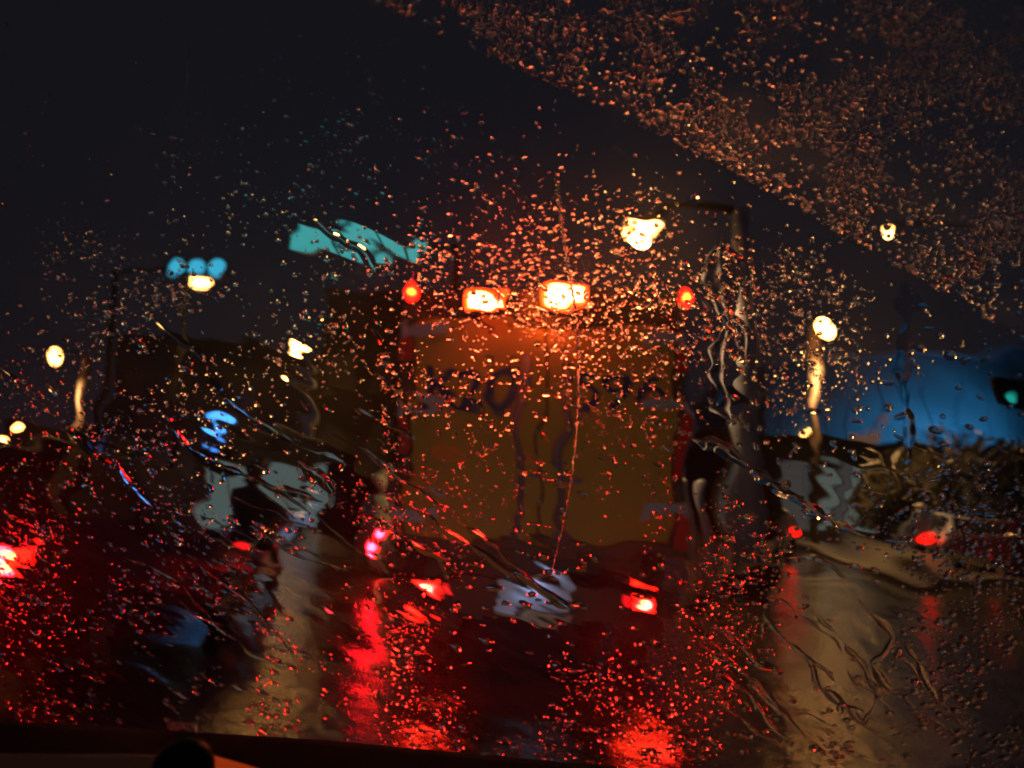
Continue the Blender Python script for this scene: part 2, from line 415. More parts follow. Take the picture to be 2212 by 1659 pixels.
def make_person(label, loc, coat):
    e = None
    me = bpy.data.meshes.new('person')
    V = [(0,.45,.95),(0,.44,1.15),(0,.48,1.38),(0,.50,1.50),(0,.52,1.60),
         (-.19,.48,1.40),(-.27,.72,1.18),(-.31,1.12,1.06),(.19,.48,1.40),(.27,.72,1.18),(.31,1.12,1.06),
         (-.12,.48,.90),(-.20,.92,.80),(-.17,.98,.42),(.12,.48,.90),(.20,.92,.80),(.17,.98,.42),(-.17,1.12,.40),(.17,1.12,.40)]
    E = [(0,1),(1,2),(2,3),(3,4),(2,5),(5,6),(6,7),(2,8),(8,9),(9,10),(0,11),(11,12),(12,13),(13,17),(0,14),(14,15),(15,16),(16,18)]
    Rr = [.16,.15,.17,.065,.09,.075,.055,.04,.075,.055,.04,.10,.075,.05,.10,.075,.05,.045,.045]
    me.from_pydata(V, E, [])
    o = bpy.data.objects.new('person', me); col.objects.link(o); o.location = loc
    me.materials.append(M['trouser'])
    sk = o.modifiers.new('skin', 'SKIN')
    for i, r in enumerate(Rr): me.skin_vertices[0].data[i].radius = (r, r)
    me.skin_vertices[0].data[0].use_root = True
    ss = o.modifiers.new('sub', 'SUBSURF'); ss.levels = 1; ss.render_levels = 1
    tag(o, label, 'person', 'riders on the scooters')
    h = MB(); h.ball((0, .52, 1.66), (.135, .155, .145), 20, 12); h.build('helmet', M['helmet'], o, smooth=True)
    f = MB(); f.ball((0, .61, 1.60), (.075, .07, .09), 14, 10); f.build('face', M['skin'], o, smooth=True)
    p = MB(); rr = []
    for z, wx, yb, yf in ((1.50,.07,.43,.56),(1.46,.16,.38,.60),(1.38,.25,.33,.66),(1.20,.31,.27,.86),(1.02,.33,.22,1.0),(.85,.35,.15,.98),(.66,.38,.10,.80)):
        ring = []
        for k in range(20):
            a = 2*math.pi*k/20; fold = 1 + .05*math.sin(5*a + z*4)
            ring.append((wx*math.cos(a)*fold, (yb+yf)/2 + (yf-yb)/2*math.sin(a)*fold, z))
        rr.append(ring)
    p.loft(rr); p.build('raincoat', coat, o, smooth=True)
    return o
sl = emit('scooter_tail_lamp_light', (1.0, .004, .002), 18)
Y = 13.0; p = at(812, 1150, Y)
make_scooter('pale scooter just left of the yellow truck, small red tail lamp', (p.x, Y, 0), sl)
make_person('rider in a pale grey green raincoat on the scooter beside the yellow truck', (p.x, Y, 0), M['coat'])
light('tail_lamp_glow', 'SPOT', (p.x, Y-.1, .74), (1, .004, .012), 25, .06, target=(p.x, Y-2, 0), angle=150)
sl2 = emit('scooter_brake_lamp_light', (1.0, .004, .002), 4)
for px, lab, lab2, ct in ((1706, 'scooter with round red lamp just right of the thick grey pole', 'rider in a slate raincoat right beside the thick grey pole', M['coat2']),
                          (2000, 'scooter with round red lamp left of the pale silver car', 'rider in a slate raincoat left of the pale silver car', M['coat2'])):
    Y = 25.0; p = at(px, 1150, Y)
    make_scooter(lab, (p.x, Y, 0), sl2, .24)
    make_person(lab2, (p.x, Y, 0), ct)
M['blackcoat'] = mat('black_raincoat', (0.012, 0.012, 0.016), 0.3, 0, 0.15, 9, 0.3)
Y = 10.3; p = at(520, 1150, Y)
make_scooter('dark ridden scooter ahead of the dark car, faint red tail lamp', (p.x, Y, 0), emit('faint_red_lamp_light', (1.0, .01, .01), 1.5))
pr = make_person('rider in a black raincoat ahead of the dark car, before the lit shop', (p.x, Y, 0), M['blackcoat'])
for ch in pr.children:
    if ch.name.startswith('helmet'): ch.data.materials.clear(); ch.data.materials.append(M['black'])

# ------------------------------------------------------------------ street lamps
def street_lamp(label, head, base, rad, pm, power, color, strength, spotc, size=(.30, .20, .07), sleeve=False, target=None, angle=150):
    """head: lamp position; base: pole foot; an arm joins them."""
    e = empty('street_lamp', (base.x, base.y, 0)); tag(e, label, 'street lamp')
    H = head.z + .35; hx, hy = head.x - base.x, head.y - base.y
    if sleeve:
        MB().tube([(0, 0, .0), (0, 0, 3.4), (0, 0, H)], [rad, rad*.9, rad*.55], 24).build('pole', pm, e, smooth=True)
    else:
        MB().tube([(0, 0, .0), (0, 0, H*.5), (0, 0, H)], [rad, rad*.85, rad*.6], 20).build('pole', pm, e, smooth=True)
    MB().tube([(0, 0, 0), (0, 0, .12)], rad*1.9, 20).build('base_plate', M['concrete'], e)
    n = 6
    MB().tube([(hx*t, hy*t, H - .05 - .18*t*t + .12*math.sin(math.pi*t)) for t in [i/n for i in range(n+1)]], [min(rad*.5,.07)]*3 + [min(rad*.35,.05)]*4, 10).build('arm', M['darkpole'], e, smooth=True)
    sx, sy, sz = size
    hd = MB().loft([[(hx+sx*1.1*x, hy+sy*1.1*y, head.z+sz*.4) for x, y in ((-1,-1),(1,-1),(1,1),(-1,1))], [(hx+sx*.6*x, hy+sy*.6*y, head.z+sz*.4+.16) for x, y in ((-1,-1),(1,-1),(1,1),(-1,1))]]).build('lamp_head', M['galv'], e, bevel=.02)
    ln = MB(); ln.ball((hx, hy, head.z), (sx, sy, sz*1.5), 20, 10); ln.build('lamp_lens', emit('street_lamp_light', color, strength), hd, smooth=True)
    t = Vector((hx, hy, 0)) if target is None else Vector(target) - Vector((base.x, base.y, 0))
    l = light('lamp_light', 'SPOT', (hx, hy, head.z - sz*1.6 - .02), spotc, power, .10, target=t, angle=angle, blend=.9, parent=e)
    if sleeve:
        MB().tube([(0, 0, .14), (0, 0, .62)], rad*2.0, 20).build('base_sleeve', M['poleband'], e, bevel=.03)
    return e
WARM = (1.0, .40, .085); SOD = (1.0, .50, .17)
# near grey pole right of the truck, arm reaching left over the lane
Y = 12.6
base = at(1612, 1275, Y); head = at(1390, 486, Y)
street_lamp('thick pale grey street lamp pole with dark base right of the yellow truck', head, base, .235, M['greypole'], 800, WARM, 18, SOD, (.30, .2, .10), sleeve=True)
def lampat(label, px, py, Y, side, pm, power, strength, color=WARM, spotc=SOD, size=(.34, .22, .08), rad=.1, angle=150):
    head = at(px, py, Y); base = Vector((head.x + side, Y + 1.2, 0))
    return street_lamp(label, head, base, rad, pm, power, color, strength, spotc, size, angle=angle)
lampat('tan street lamp with round white glow at the blue hall on the right', 1776, 708, 29, .05, M['tanpole'], 3800, 55, size=(.30, .25, .24), rad=.22)
lampat('tall street lamp high on the right seen through the unwiped glass', 1918, 494, 19, 4.4, M['darkpole'], 450, 16, size=(.13, .11, .08))
lampat('street lamp farthest left, warm yellow glow on a tan pole', 118, 770, 38, .85, M['tanpole'], 3500, 18, color=(1, .42, .09), size=(.34, .25, .27), rad=.26)
lampat('street lamp with wide flat glow under the cyan signal lenses', 436, 606, 25, -.9, M['darkpole'], 700, 16, size=(.33, .22, .15), rad=.10)
lampat('street lamp right of the cyan sign, over the lit grey shop', 645, 752, 33, .6, M['darkpole'], 2500, 40, size=(.38, .25, .30), rad=.16)
lampat('small far street lamp low on the left above the red lit car', 22, 943, 60, -.8, M['tanpole'], 1200, 16, color=(1, .42, .09), size=(.33, .3, .3))
lampat('small far street lamp low between grey pole and blue hall', 1735, 946, 62, .6, M['darkpole'], 1200, 16, size=(.32, .3, .28))

# ------------------------------------------------------------------ overhead sign and signals
Y = 28
a, b_ = at(640, 500, Y), at(915, 560, Y)
sg = empty('overhead_sign', ((a.x+b_.x)/2, Y, 0)); tag(sg, 'long teal illuminated overhead road sign tilted above the road', 'road sign')
sw = (b_.x - a.x)/2; zc_ = (a.z + b_.z)/2
teal = bpy.data.materials.new('teal_lit_sign_face'); teal.use_nodes = True
nt = teal.node_tree; bb = nt.nodes['Principled BSDF']; n = nt.nodes.new('ShaderNodeTexNoise'); n.inputs['Scale'].default_value = 1.2
mx = nt.nodes.new('ShaderNodeMixRGB'); mx.inputs[1].default_value = (.03, .30, .32, 1); mx.inputs[2].default_value = (.10, .58, .58, 1)
nt.links.new(n.outputs['Fac'], mx.inputs[0]); nt.links.new(mx.outputs[0], bb.inputs['Emission Color']); bb.inputs['Emission Strength'].default_value = .85
bb.inputs['Base Color'].default_value = (.02, .1, .1, 1)
tilt = math.atan2(b_.z - a.z, b_.x - a.x) * .5
MB().box(-sw-.1, sw+.1, .02, .2, -.52, .52).build('sign_case', M['black'], sg, bevel=.03, loc=(0, 0, zc_)).rotation_euler = (0, -tilt*1.0, 0)
for i, (x0, x1) in enumerate(((-1.0, -.36), (-.30, .18), (.24, .70), (.77, 1.0))):
    MB().box(sw*x0, sw*x1, -.02, .019, -.48, .48).build('lit_panel', teal, sg, bevel=.12, loc=(0, 0, zc_)).rotation_euler = (0, -tilt, 0)
MB().tube([(sw+1.2, .35, 0), (sw+1.2, .35, zc_+.4)], .16, 16).tube([(-sw+.3, .35, zc_+.15), (sw+1.2, .35, zc_+.15)], .09, 12).build('gantry', M['darkpole'], sg)
Y = 26
a, b_ = at(384, 576, Y), at(468, 576, Y)
tl_ = empty('traffic_signal', (a.x-2.2, Y, 0)); tag(tl_, 'horizontal traffic signal with three cyan lenses at upper left', 'traffic signal')
cy = emit('cyan_signal_light', (.05, .50, .78), .95)
dx = a.x - tl_.location.x
MB().box(dx-.35, dx+(b_.x-a.x)+.35, .03, .25, a.z-.32, a.z+.30).build('signal_case', M['black'], tl_, bevel=.05)
for i in range(3):
    xx = dx + (b_.x-a.x)*i/2
    MB().tube([(xx, .028, a.z), (xx, -.02, a.z)], .27, 24).build('signal_lens', cy, tl_, smooth=False)
MB().tube([(0, .3, 0), (0, .3, a.z), (dx+1.2, .3, a.z+.1)], [.13, .1, .07], 14).build('mast', M['darkpole'], tl_)
Y = 14
a = at(2196, 850, Y)
t3 = empty('traffic_signal', (a.x+.9, Y, 0)); tag(t3, 'black traffic signal with green light at the right edge before the blue hall', 'traffic signal')
MB().box(a.x-.28-t3.location.x, a.x+.5-t3.location.x, .03, .25, a.z-.22, a.z+.42).build('signal_case', M['black'], t3, bevel=.05)
MB().tube([(-.88, .028, a.z-.02), (-.88, -.02, a.z-.02)], .10, 24).build('signal_lens', emit('green_signal_light', (.02, .50, .42), .7), t3)
MB().tube([(0, .3, 0), (0, .3, a.z+.2), (-.3, .3, a.z+.3)], [.12, .1, .07], 14).build('mast', M['greypole'], t3)

# ------------------------------------------------------------------ buildings
def building(name, label, px0, px1, pytop, Y, depth, m, windows=True, top=None):
    x0, x1 = at(px0, 900, Y).x, at(px1, 900, Y).x; zt_ = at((px0+px1)/2, pytop, Y).z
    e = empty(name, ((x0+x1)/2, Y, 0)); tag(e, label, 'building')
    w = (x1-x0)/2
    MB().box(-w, w, 0, depth, 0, zt_).build('wall', m, e)
    MB().box(-w-.15, w+.15, -.15, depth+.15, zt_, zt_+.35).build('roof', M['blding2'], e, bevel=.03)
    if windows:
        nf = max(1, int(zt_/3.2)); nx = max(2, int(2*w/2.6))
        for j in range(1, nf):
            for i in range(nx):
                cx = -w + (i+.5)*2*w/nx
                wi = MB().box(cx-.6, cx+.6, -.03, -.004, j*3.2+.7, j*3.2+2.1).build('window', M['winglass'], e)
                MB().box(cx-.7, cx+.7, -.12, -.004, j*3.2+.56, j*3.2+.66).build('sill', M['concrete'], wi)
    return e
building('apartment_building', 'slate grey block behind the left street lamps', 230, 540, 735, 46, 12, M['blding'])
building('apartment_building', 'tall dark narrow block left of the yellow truck', 684, 866, 640, 40, 10, M['blding2'])
building('office_building', 'low dark block far behind the dark car', -60, 235, 930, 64, 12, M['blding'])
Y = 31
sh = building('shop', 'single storey shop with a lit grey green front left of the truck', 425, 705, 960, Y, 7, M['blding2'], windows=False)
shx = sh.location.x
gm = emit('shop_front_light', (.40, .56, .55), .19)
za, zc2 = at(560, 1128, Y).z, at(560, 1012, Y).z
xa, xb = at(440, 1060, Y).x - shx, at(698, 1060, Y).x - shx
nb = 4
for i in range(nb):
    w = (xb-xa)/nb
    f = MB().box(xa+w*i+.05, xa+w*(i+1)-.05, -.05, -.005, za, zc2).build('lit_window', gm, sh)
    MB().box(xa+w*i-.04, xa+w*i+.04, -.09, -.005, za, zc2).build('mullion', M['greypole'], f)
bs = empty('shop_sign', at(465, 932, Y-.5)); tag(bs, 'bright blue lit sign above the grey shop', 'shop sign')
q = MB(); q.box(-.62, .62, -.02, .2, -.72, .75); q.build('sign_case', M['black'], bs, bevel=.1)
q = MB(); q.tube([(-.05, -.10, .12), (-.05, -.021, .12)], .52, 28); q.build('lit_disc', emit('blue_sign_light', (.06, .34, 1.0), 2.4), bs)
MB().box(.15, .55, -.10, -.021, -.65, -.25).build('lit_panel', emit('blue_panel_light', (.05, .25, .9), 1.6), bs, bevel=.05)
MB().box(-.05, .05, .05, .15, -2.0, -.72).build('bracket', M['black'], bs)
b2 = empty('shop_sign', at(222, 985, 48)); tag(b2, 'dim blue lit sign above the dark car', 'shop sign')
MB().box(-.9, .9, 0, .3, -1.0, 1.0).build('sign_case', M['black'], b2, bevel=.1)
MB().box(-.8, .8, -.05, -.005, -.9, .9).build('lit_panel', emit('dim_blue_light', (.05, .12, .5), .42), b2, bevel=.3)
MB().tube([(0, .15, -1.0), (0, .15, -3.6)], .1).build('post', M['black'], b2)
b3 = empty('lit_board', at(590, 1118, 25)); tag(b3, 'pale blue lit board with a bright disc below the grey shop', 'sign')
MB().box(-.95, 1.2, 0, .15, -.45, .25).build('board', emit('pale_blue_light', (.20, .27, .42), .45), b3, bevel=.1)
MB().tube([(-.05, -.06, .02), (-.05, -.005, .02)], .21, 24).build('lit_disc', emit('sky_blue_light', (.12, .50, .85), .9), b3)
MB().box(-.6, -.5, .02, .12, -.62, -.45).box(.6, .7, .02, .12, -.62, -.45).build('stand', M['black'], b3)
b4 = empty('lit_board', at(1880, 942, 40)); tag(b4, 'small pinkish lit board under the blue hall', 'sign')
MB().box(-.6, .8, 0, .2, -.3, .3).build('board', emit('pink_light', (.42, .20, .14), .28), b4, bevel=.15)
MB().tube([(.3, .1, -.45), (.3, .1, -5.3)], .12).build('post', M['greypole'], b4)
Y = 38
ks = building('shop', 'shop with a pale greenish shuttered front, lit, far behind the grey pole', 1560, 2015, 962, Y, 6, M['blding2'], windows=False)
zz0, zz1 = at(1830, 1152, Y).z, at(1830, 1006, Y).z
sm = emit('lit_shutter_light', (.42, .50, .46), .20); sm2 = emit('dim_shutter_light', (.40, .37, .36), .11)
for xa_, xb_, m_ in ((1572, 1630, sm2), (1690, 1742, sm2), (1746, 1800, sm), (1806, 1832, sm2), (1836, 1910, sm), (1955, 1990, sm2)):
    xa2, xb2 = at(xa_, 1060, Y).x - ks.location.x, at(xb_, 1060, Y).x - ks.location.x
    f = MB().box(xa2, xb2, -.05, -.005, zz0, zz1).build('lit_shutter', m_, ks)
    for k in range(8):
        z = zz0 + (zz1-zz0)*(k+.5)/8
        MB().box(xa2, xb2, -.07, -.052, z-.012, z+.012).build('shutter_rib', M['galv'], f)
# long blue hall right
Y = 62
x0 = at(1655, 900, Y).x; x1 = at(2420, 900, Y).x
hall = empty('blue_hall', ((x0+x1)/2, Y, 0)); tag(hall, 'long blue metal hall with a low curved roof on the right', 'building')
w = (x1-x0)/2; zt_ = at(1960, 760, Y).z
prof = []
hb = MB(); N = 24
rg = []
for i in range(N+1):
    x = -w + 2*w*i/N; h = zt_ - 2.2*((i/N*2-.9))**2*(1 if i/N < .45 else .15)
    rg.append((x, h))
hb.loft([[(x, 0, 0 if False else h) for x, h in rg] + [(w, 0, 0), (-w, 0, 0)], [(x, 25, h) for x, h in rg] + [(w, 25, 0), (-w, 25, 0)]])
hb.build('wall', M['blufac'], hall)
rf = MB()
rf.loft([[(x, -.4, h+.02) for x, h in rg] + [(x, -.4, h+.5) for x, h in reversed(rg)], [(x, 25.3, h+.02) for x, h in rg] + [(x, 25.3, h+.5) for x, h in reversed(rg)]])
rf.build('roof', M['greypole'], hall)
for i in range(14):
    x = -w + (i+.5)*2*w/14
    MB().box(x-.08, x+.08, -.16, -.004, 0, zt_-2.8).build('pilaster', M['blufac'], hall)
for k, (px, pw) in enumerate(((1760, 130), (1900, 220), (2040, 520), (2130, 1100), (2215, 1200))):  # lamps added behind the trees, only to light the hall front
    p = at(px, 1000, Y - 7)
    fl = empty('added_floodlight', (p.x, Y-7, 0)); tag(fl, ('added fill lamp %s on a short post before the blue hall' % ('aimed at the narrow left end', 'aimed left of the middle', 'aimed at the middle', 'right of the middle', 'nearest the traffic signal')[k]), 'added_floodlight', 'added fill lamps before the blue hall')
    MB().tube([(0, 0, 0), (0, 0, 3.6)], .08).build('post', M['black'], fl)
    MB().box(-.3, .3, -.2, .1, 3.62, 4.0).build('housing', M['black'], fl, bevel=.04)
    light('added_floodlight_beam', 'SPOT', (0, .25, 3.9), (.28, .72, 1.0), pw, .15, target=(0, 7, 6.6), angle=95, blend=1, parent=fl)

# ------------------------------------------------------------------ trees and hedge
def tree(name, label, loc, h, r, n, seed, group=None):
    rr = np.random.default_rng(seed)
    e = empty(name, loc); tag(e, label, 'tree', group)
    t = MB(); t.tube([(0, 0, 0), (.1, 0, h*.3), (-.05, .1, h*.55), (0, 0, h*.85)], [.16*r, .12*r, .08*r, .02], 10)
    for k in range(7):
        a = rr.uniform(0, 6.28); z = h*rr.uniform(.3, .6)
        t.tube([(0, 0, z), (math.cos(a)*r*.4, math.sin(a)*r*.4, z+.15*h), (math.cos(a)*r*.75, math.sin(a)*r*.75, z+.28*h)], [.06*r, .04*r, .015], 6)
    t.build('trunk', M['bark'], e, smooth=True)
    cl = rr.normal(size=(26, 3)); cl /= np.linalg.norm(cl, axis=1)[:, None]; cl *= rr.uniform(.3, 1, (26, 1))
    c = cl[rr.integers(0, 26, n)] * np.array([r, r, h*.33]) + np.array([0, 0, h*.64]) + rr.normal(size=(n, 3))*r*.17
    u = rr.normal(size=(n, 3)); u /= np.linalg.norm(u, axis=1)[:, None]
    v = np.cross(u, rr.normal(size=(n, 3))); v /= np.linalg.norm(v, axis=1)[:, None]
    s = rr.uniform(.06, .13, (n, 1))
    P = np.stack([c-u*s*1.5, c-v*s*.6, c+u*s*1.5, c+v*s*.6], 1).reshape(-1, 3)
    me = bpy.data.meshes.new('crown')
    me.from_pydata(P.tolist(), [], np.arange(4*n).reshape(-1, 4).tolist())
    me.materials.append(M['leaf']); o = bpy.data.objects.new('crown', me); col.objects.link(o); o.parent = e
    return e
for i, (px, Y, h, r, lab) in enumerate(((1985, 30, 4.0, 1.7, 'bushy low tree at the left end of the row under the blue hall'), (2065, 28, 4.3, 1.6, 'bushy low tree in the middle of the row under the blue hall'),
                                   (2140, 27, 4.0, 1.5, 'bushy low tree behind the pale car'), (2225, 25, 4.1, 1.6, 'bushy low tree at the right edge'), (1925, 34, 3.4, 1.6, 'small tree before the lit shutter shop'))):
    p = at(px, 1000, Y); tree('tree', lab, (p.x, Y, 0), h, r, 2600, 20+i, 'row of low trees under the blue hall')
# plastic barriers between truck and pole
for i, px in enumerate((1490, 1532)):
    Y = 11.5 + i*.8; p = at(px, 1100, Y)
    e = empty('road_barrier', (p.x, Y, 0)); tag(e, ('pale upright barrier post nearest the yellow truck' if i == 0 else 'pale upright barrier post nearest the grey pole'), 'barrier', 'barrier posts by the grey pole')
    MB().tube([(0, 0, .06), (0, 0, 1.9), (0, 0, 1.98)], [.10, .085, .03], 16).build('post', M['helmet'] if i == 0 else M['greypole'], e, smooth=True)
    MB().tube([(0, 0, 0), (0, 0, .06)], .2, 16).build('base', M['black'], e)

# ------------------------------------------------------------------ own car: dashboard, windscreen, bonnet, headlights
own = empty('own_car', (0, 0, 0)); tag(own, 'dark dashboard and rain covered windscreen of the car the photo is taken from', 'car')
# windscreen plane relative to the camera:  y + .8 z + .12 x = .56
PN = Vector((.13, 1, .8)); PD = .56
NN = PN.normalized()
UU = Vector((1, -.13, 0)).normalized(); VV = NN.cross(UU) * -1
if VV.z < 0: VV = -VV
CC = CAM + Vector((0, PD, 0))
def plane(px, py):
    d = ray(px, py); return CAM + d * (PD / d.dot(PN))
def uv(px, py):
    q = plane(px, py) - CC; return q.dot(UU), q.dot(VV)
def puv(u, v, h=0.0): return CC + UU*u + VV*v + NN*h
gl = glass('windscreen_glass', 1.5, (.97, .99, .98))
water = glass('rain_water', 1.333)
def film_mat():
    m = bpy.data.materials.new('rain_water_film'); m.use_nodes = True
    nt = m.node_tree; nt.nodes.remove(nt.nodes['Principled BSDF']); L = nt.links.new
    g = nt.nodes.new('ShaderNodeBsdfGlass'); g.inputs['IOR'].default_value = 1.333; g.inputs['Roughness'].default_value = 0
    r1 = nt.nodes.new('ShaderNodeBsdfRefraction'); r1.inputs['IOR'].default_value = 1.333
    at_ = nt.nodes.new('ShaderNodeAttribute'); at_.attribute_name = 'mist'
    mr = nt.nodes.new('ShaderNodeMapRange'); mr.inputs[1].default_value = .03; mr.inputs[2].default_value = .3
    mr.inputs[3].default_value = .52; mr.inputs[4].default_value = .80
    L(at_.outputs['Fac'], mr.inputs[0]); L(mr.outputs[0], r1.inputs['Roughness'])
    mx = nt.nodes.new('ShaderNodeMixShader'); L(at_.outputs['Fac'], mx.inputs[0]); L(g.outputs[0], mx.inputs[1]); L(r1.outputs[0], mx.inputs[2])
    L(mx.outputs[0], nt.nodes['Material Output'].inputs['Surface'])
    return m
film_m = film_mat()
def slab(u0, u1, v0, v1, h0, h1, name, m, parent):
    b = MB(); vs = []
    for h in (h0, h1):
        for u, v in ((u0, v0), (u1, v0), (u1, v1), (u0, v1)): vs.append(b.bm.verts.new(puv(u, v, h)))
    for f in ((0,3,2,1),(4,5,6,7),(0,1,5,4),(1,2,6,5),(2,3,7,6),(3,0,4,7)): b.bm.faces.new([vs[i] for i in f])
    return b.build(name, m, parent)
slab(-.80, .80, -.34, .62, -.005, 0.0, 'windscreen', gl, own)
# dashboard: its far edge rises to the left
def pin(px, py, dist):
    d = ray(px, py).normalized(); return CAM + d * dist
edge = [(-700, 1512), (0, 1556), (700, 1598), (1450, 1668), (2212, 1705), (3000, 1740)]
rows = []
for f_, dz in ((1.0, 0.0), (.96, -.004), (.75, -.05), (.5, -.13), (.45, -.3)):
    rows.append([CAM + (plane(px, py) - CAM) * .975 * f_ + Vector((0, 0, dz + (1-f_)*0)) for px, py in edge])
b = MB()
top = [[b.bm.verts.new(p) for p in r] for r in rows]
for r0, r1 in zip(top, top[1:]):
    for i in range(len(r0)-1): b.bm.faces.new((r0[i], r0[i+1], r1[i+1], r1[i]))
M['dash'] = mat('dashboard_plastic', (.006, .004, .010), .75, 0, .3, 60)
d_ = b.build('dashboard', M['dash'], own, smooth=True)
so = d_.modifiers.new('solid', 'SOLIDIFY'); so.thickness = .015; so.offset = -1
# orange light low on the dashboard, put in as glowing strips; dark round knob
p0, p1, p2 = pin(-60, 1652, .40), pin(250, 1640, .40), pin(620, 1664, .40)
dim_glow = emit('dim_orange_painted_glow', (.5, .17, .09), .02)
MB().tube([pin(-60, 1660, .40), pin(150, 1662, .40), pin(300, 1658, .40), pin(360, 1645, .40)], [.0055, .0055, .005, .002], 10).build('painted_glow_strip', dim_glow, own, smooth=True)
hot = emit('orange_painted_glow', (1.0, .10, .012), .26)
MB().tube([pin(405, 1622, .405), pin(430, 1634, .405), pin(465, 1654, .405), pin(560, 1672, .405)], [.0015, .0025, .0035, .002], 12).build('painted_glow_strip', hot, own, smooth=True)
kb = MB(); kb.ball((0, 0, 0), (.0125, .012, .012), 20, 12); kb.build('round_knob', M['black'], own, smooth=True, loc=pin(397, 1660, .395))
# bonnet and headlights
bn = MB(); bn.loft([[(-.75, .80, .86), (.75, .80, .86), (.72, .80, .93), (-.72, .80, .93)], [(-.78, 1.25, .70), (.78, 1.25, .70), (.72, 1.25, .88), (-.72, 1.25, .88)], [(-.74, 1.62, .45), (.74, 1.62, .45), (.66, 1.62, .70), (-.66, 1.62, .70)]])
bn.build('bonnet', M['darkcar'], own, bevel=.03)
for s in (-1, 1):
    MB().box(s*.6-.14, s*.6+.14, 1.63, 1.66, .55, .68).build('headlight', emit('headlight_light', (1, .95, .85), 3), own, bevel=.01)
    light('headlight_beam', 'SPOT', (s*.6, 1.72, .62), (1.0, .80, .60), 27, .06, target=(TX*.6 + s*.3, 7, 1.5), angle=75, blend=1, parent=own)

# ------------------------------------------------------------------ rain on the windscreen
# corners of the wet area in plane coordinates
us, vs_ = zip(*[uv(px, py) for px in (-120, 2330) for py in (-120, 1700)])
U0, U1, V0, V1 = min(us)-.02, max(us)+.02, min(vs_)-.02, max(vs_)+.02
def smooth_noise(nx, ny, lx, ly, ang=0.0, seed=0):
    g = np.random.default_rng(seed).normal(size=(ny, nx))
    fx = np.fft.fftfreq(nx)[None, :]; fy = np.fft.fftfreq(ny)[:, None]
    c, s = math.cos(ang), math.sin(ang)
    a = (fx*c + fy*s) * lx; b = (-fx*s + fy*c) * ly
    k = np.exp(-2*(math.pi**2)*(a*a + b*b))
    r = np.fft.ifft2(np.fft.fft2(g)*k).real
    return r / r.std()
# pixel coordinates of plane points (for density maps that describe where the wiper passed)
CRi = np.array(CR.to_3x3().inverted())
def to_px(P):
    q = (P - np.array(CAM)) @ CRi.T
    return 1106 + F*q[:, 0]/-q[:, 2], 829.5 - F*q[:, 1]/-q[:, 2]
aU, aV, aN, aC = (np.array(x) for x in (UU, VV, NN, CC))
def unwiped(px, py):      # > 0 above the edge of the wiped area (in pixels)
    ex = np.array([-400, 780, 1160, 1560, 1960, 2212, 2600]); ey = np.array([-620, 0, 170, 360, 590, 735, 960])
    return np.interp(px, ex, ey) - py
# water film: a thin rippled sheet
step = .0011
nx, ny = int((U1-U0)/step), int((V1-V0)/step)
gu, gv = np.meshgrid(np.linspace(U0, U1, nx), np.linspace(V0, V1, ny))
P = aC + gu.reshape(-1, 1)*aU + gv.reshape(-1, 1)*aV
fpx, fpy = to_px(P); fpx = fpx.reshape(ny, nx); fpy = fpy.reshape(ny, nx)
ang = R(-32)
n_big = smooth_noise(nx, ny, 16, 9, ang, 1)
n_mid = smooth_noise(nx, ny, 8, 3.2, ang, 2)
n_fin = smooth_noise(nx, ny, 5, 1.6, ang, 3)
act = np.clip(smooth_noise(nx, ny, 30, 22, 0, 4)*.6 + .5, 0, 1)
low = np.clip((fpy - 500)/500, 0, 1); lowest = np.clip((fpy - 950)/350, 0, 1)
uw = np.clip(unwiped(fpx, fpy)/40, 0, 1)
right_edge = (fpx > 1430) & (fpx < 1680) 
H = n_big*.00016*(.35 + .9*low) + n_mid*.000055*(.15 + .9*low)*act + n_fin*.000022*lowest*act
for bx, by, bsx, bsy, amp in ((770, 535, 170, 60, 2.6), (1070, 675, 40, 40, 2.2), (1210, 640, 60, 40, .7), (980, 860, 100, 50, .5), (1160, 1275, 90, 50, .8), (1390, 490, 60, 60, 2.5), (640, 800, 70, 110, 2.5), (460, 930, 60, 60, 2.5), (925, 1290, 60, 60, .5), (1390, 1290, 60, 60, .5), (700, 1070, 90, 40, 3), (1850, 1000, 200, 60, 1.6)):
    H = H + n_mid*.00006*amp*np.exp(-(((fpx-bx)/bsx)**2 + ((fpy-by)/bsy)**2))
H = H*(1 - .9*uw)
H = H - H.min() + .0002
def grid_at(G, u, v):
    i = np.clip(((v - V0)/(V1-V0)*(ny-1)).round().astype(int), 0, ny-1); j = np.clip(((u - U0)/(U1-U0)*(nx-1)).round().astype(int), 0, nx-1)
    return G[i, j]
BASE = .0006
def fast_mesh(name, verts, quads, tris, m, smooth=None):
    me = bpy.data.meshes.new(name)
    nq, nt_ = len(quads), len(tris)
    me.vertices.add(len(verts)); me.vertices.foreach_set('co', np.asarray(verts, np.float32).ravel())
    li = np.concatenate([np.asarray(quads, np.int32).ravel(), np.asarray(tris, np.int32).ravel()])
    me.loops.add(len(li)); me.loops.foreach_set('vertex_index', li)
    ls = np.concatenate([np.arange(nq)*4, nq*4 + np.arange(nt_)*3]).astype(np.int32)
    me.polygons.add(nq+nt_); me.polygons.foreach_set('loop_start', ls)
    if smooth is None: smooth = np.ones(nq+nt_, bool)
    me.update(calc_edges=True)
    me.polygons.foreach_set('use_smooth', smooth)
    me.materials.append(m)
    o = bpy.data.objects.new(name, me); col.objects.link(o); return o
topv = P + (H.reshape(-1, 1) + BASE)*aN
ii = np.arange(nx*ny).reshape(ny, nx)
q = np.stack([ii[:-1, :-1], ii[:-1, 1:], ii[1:, 1:], ii[1:, :-1]], -1).reshape(-1, 4)
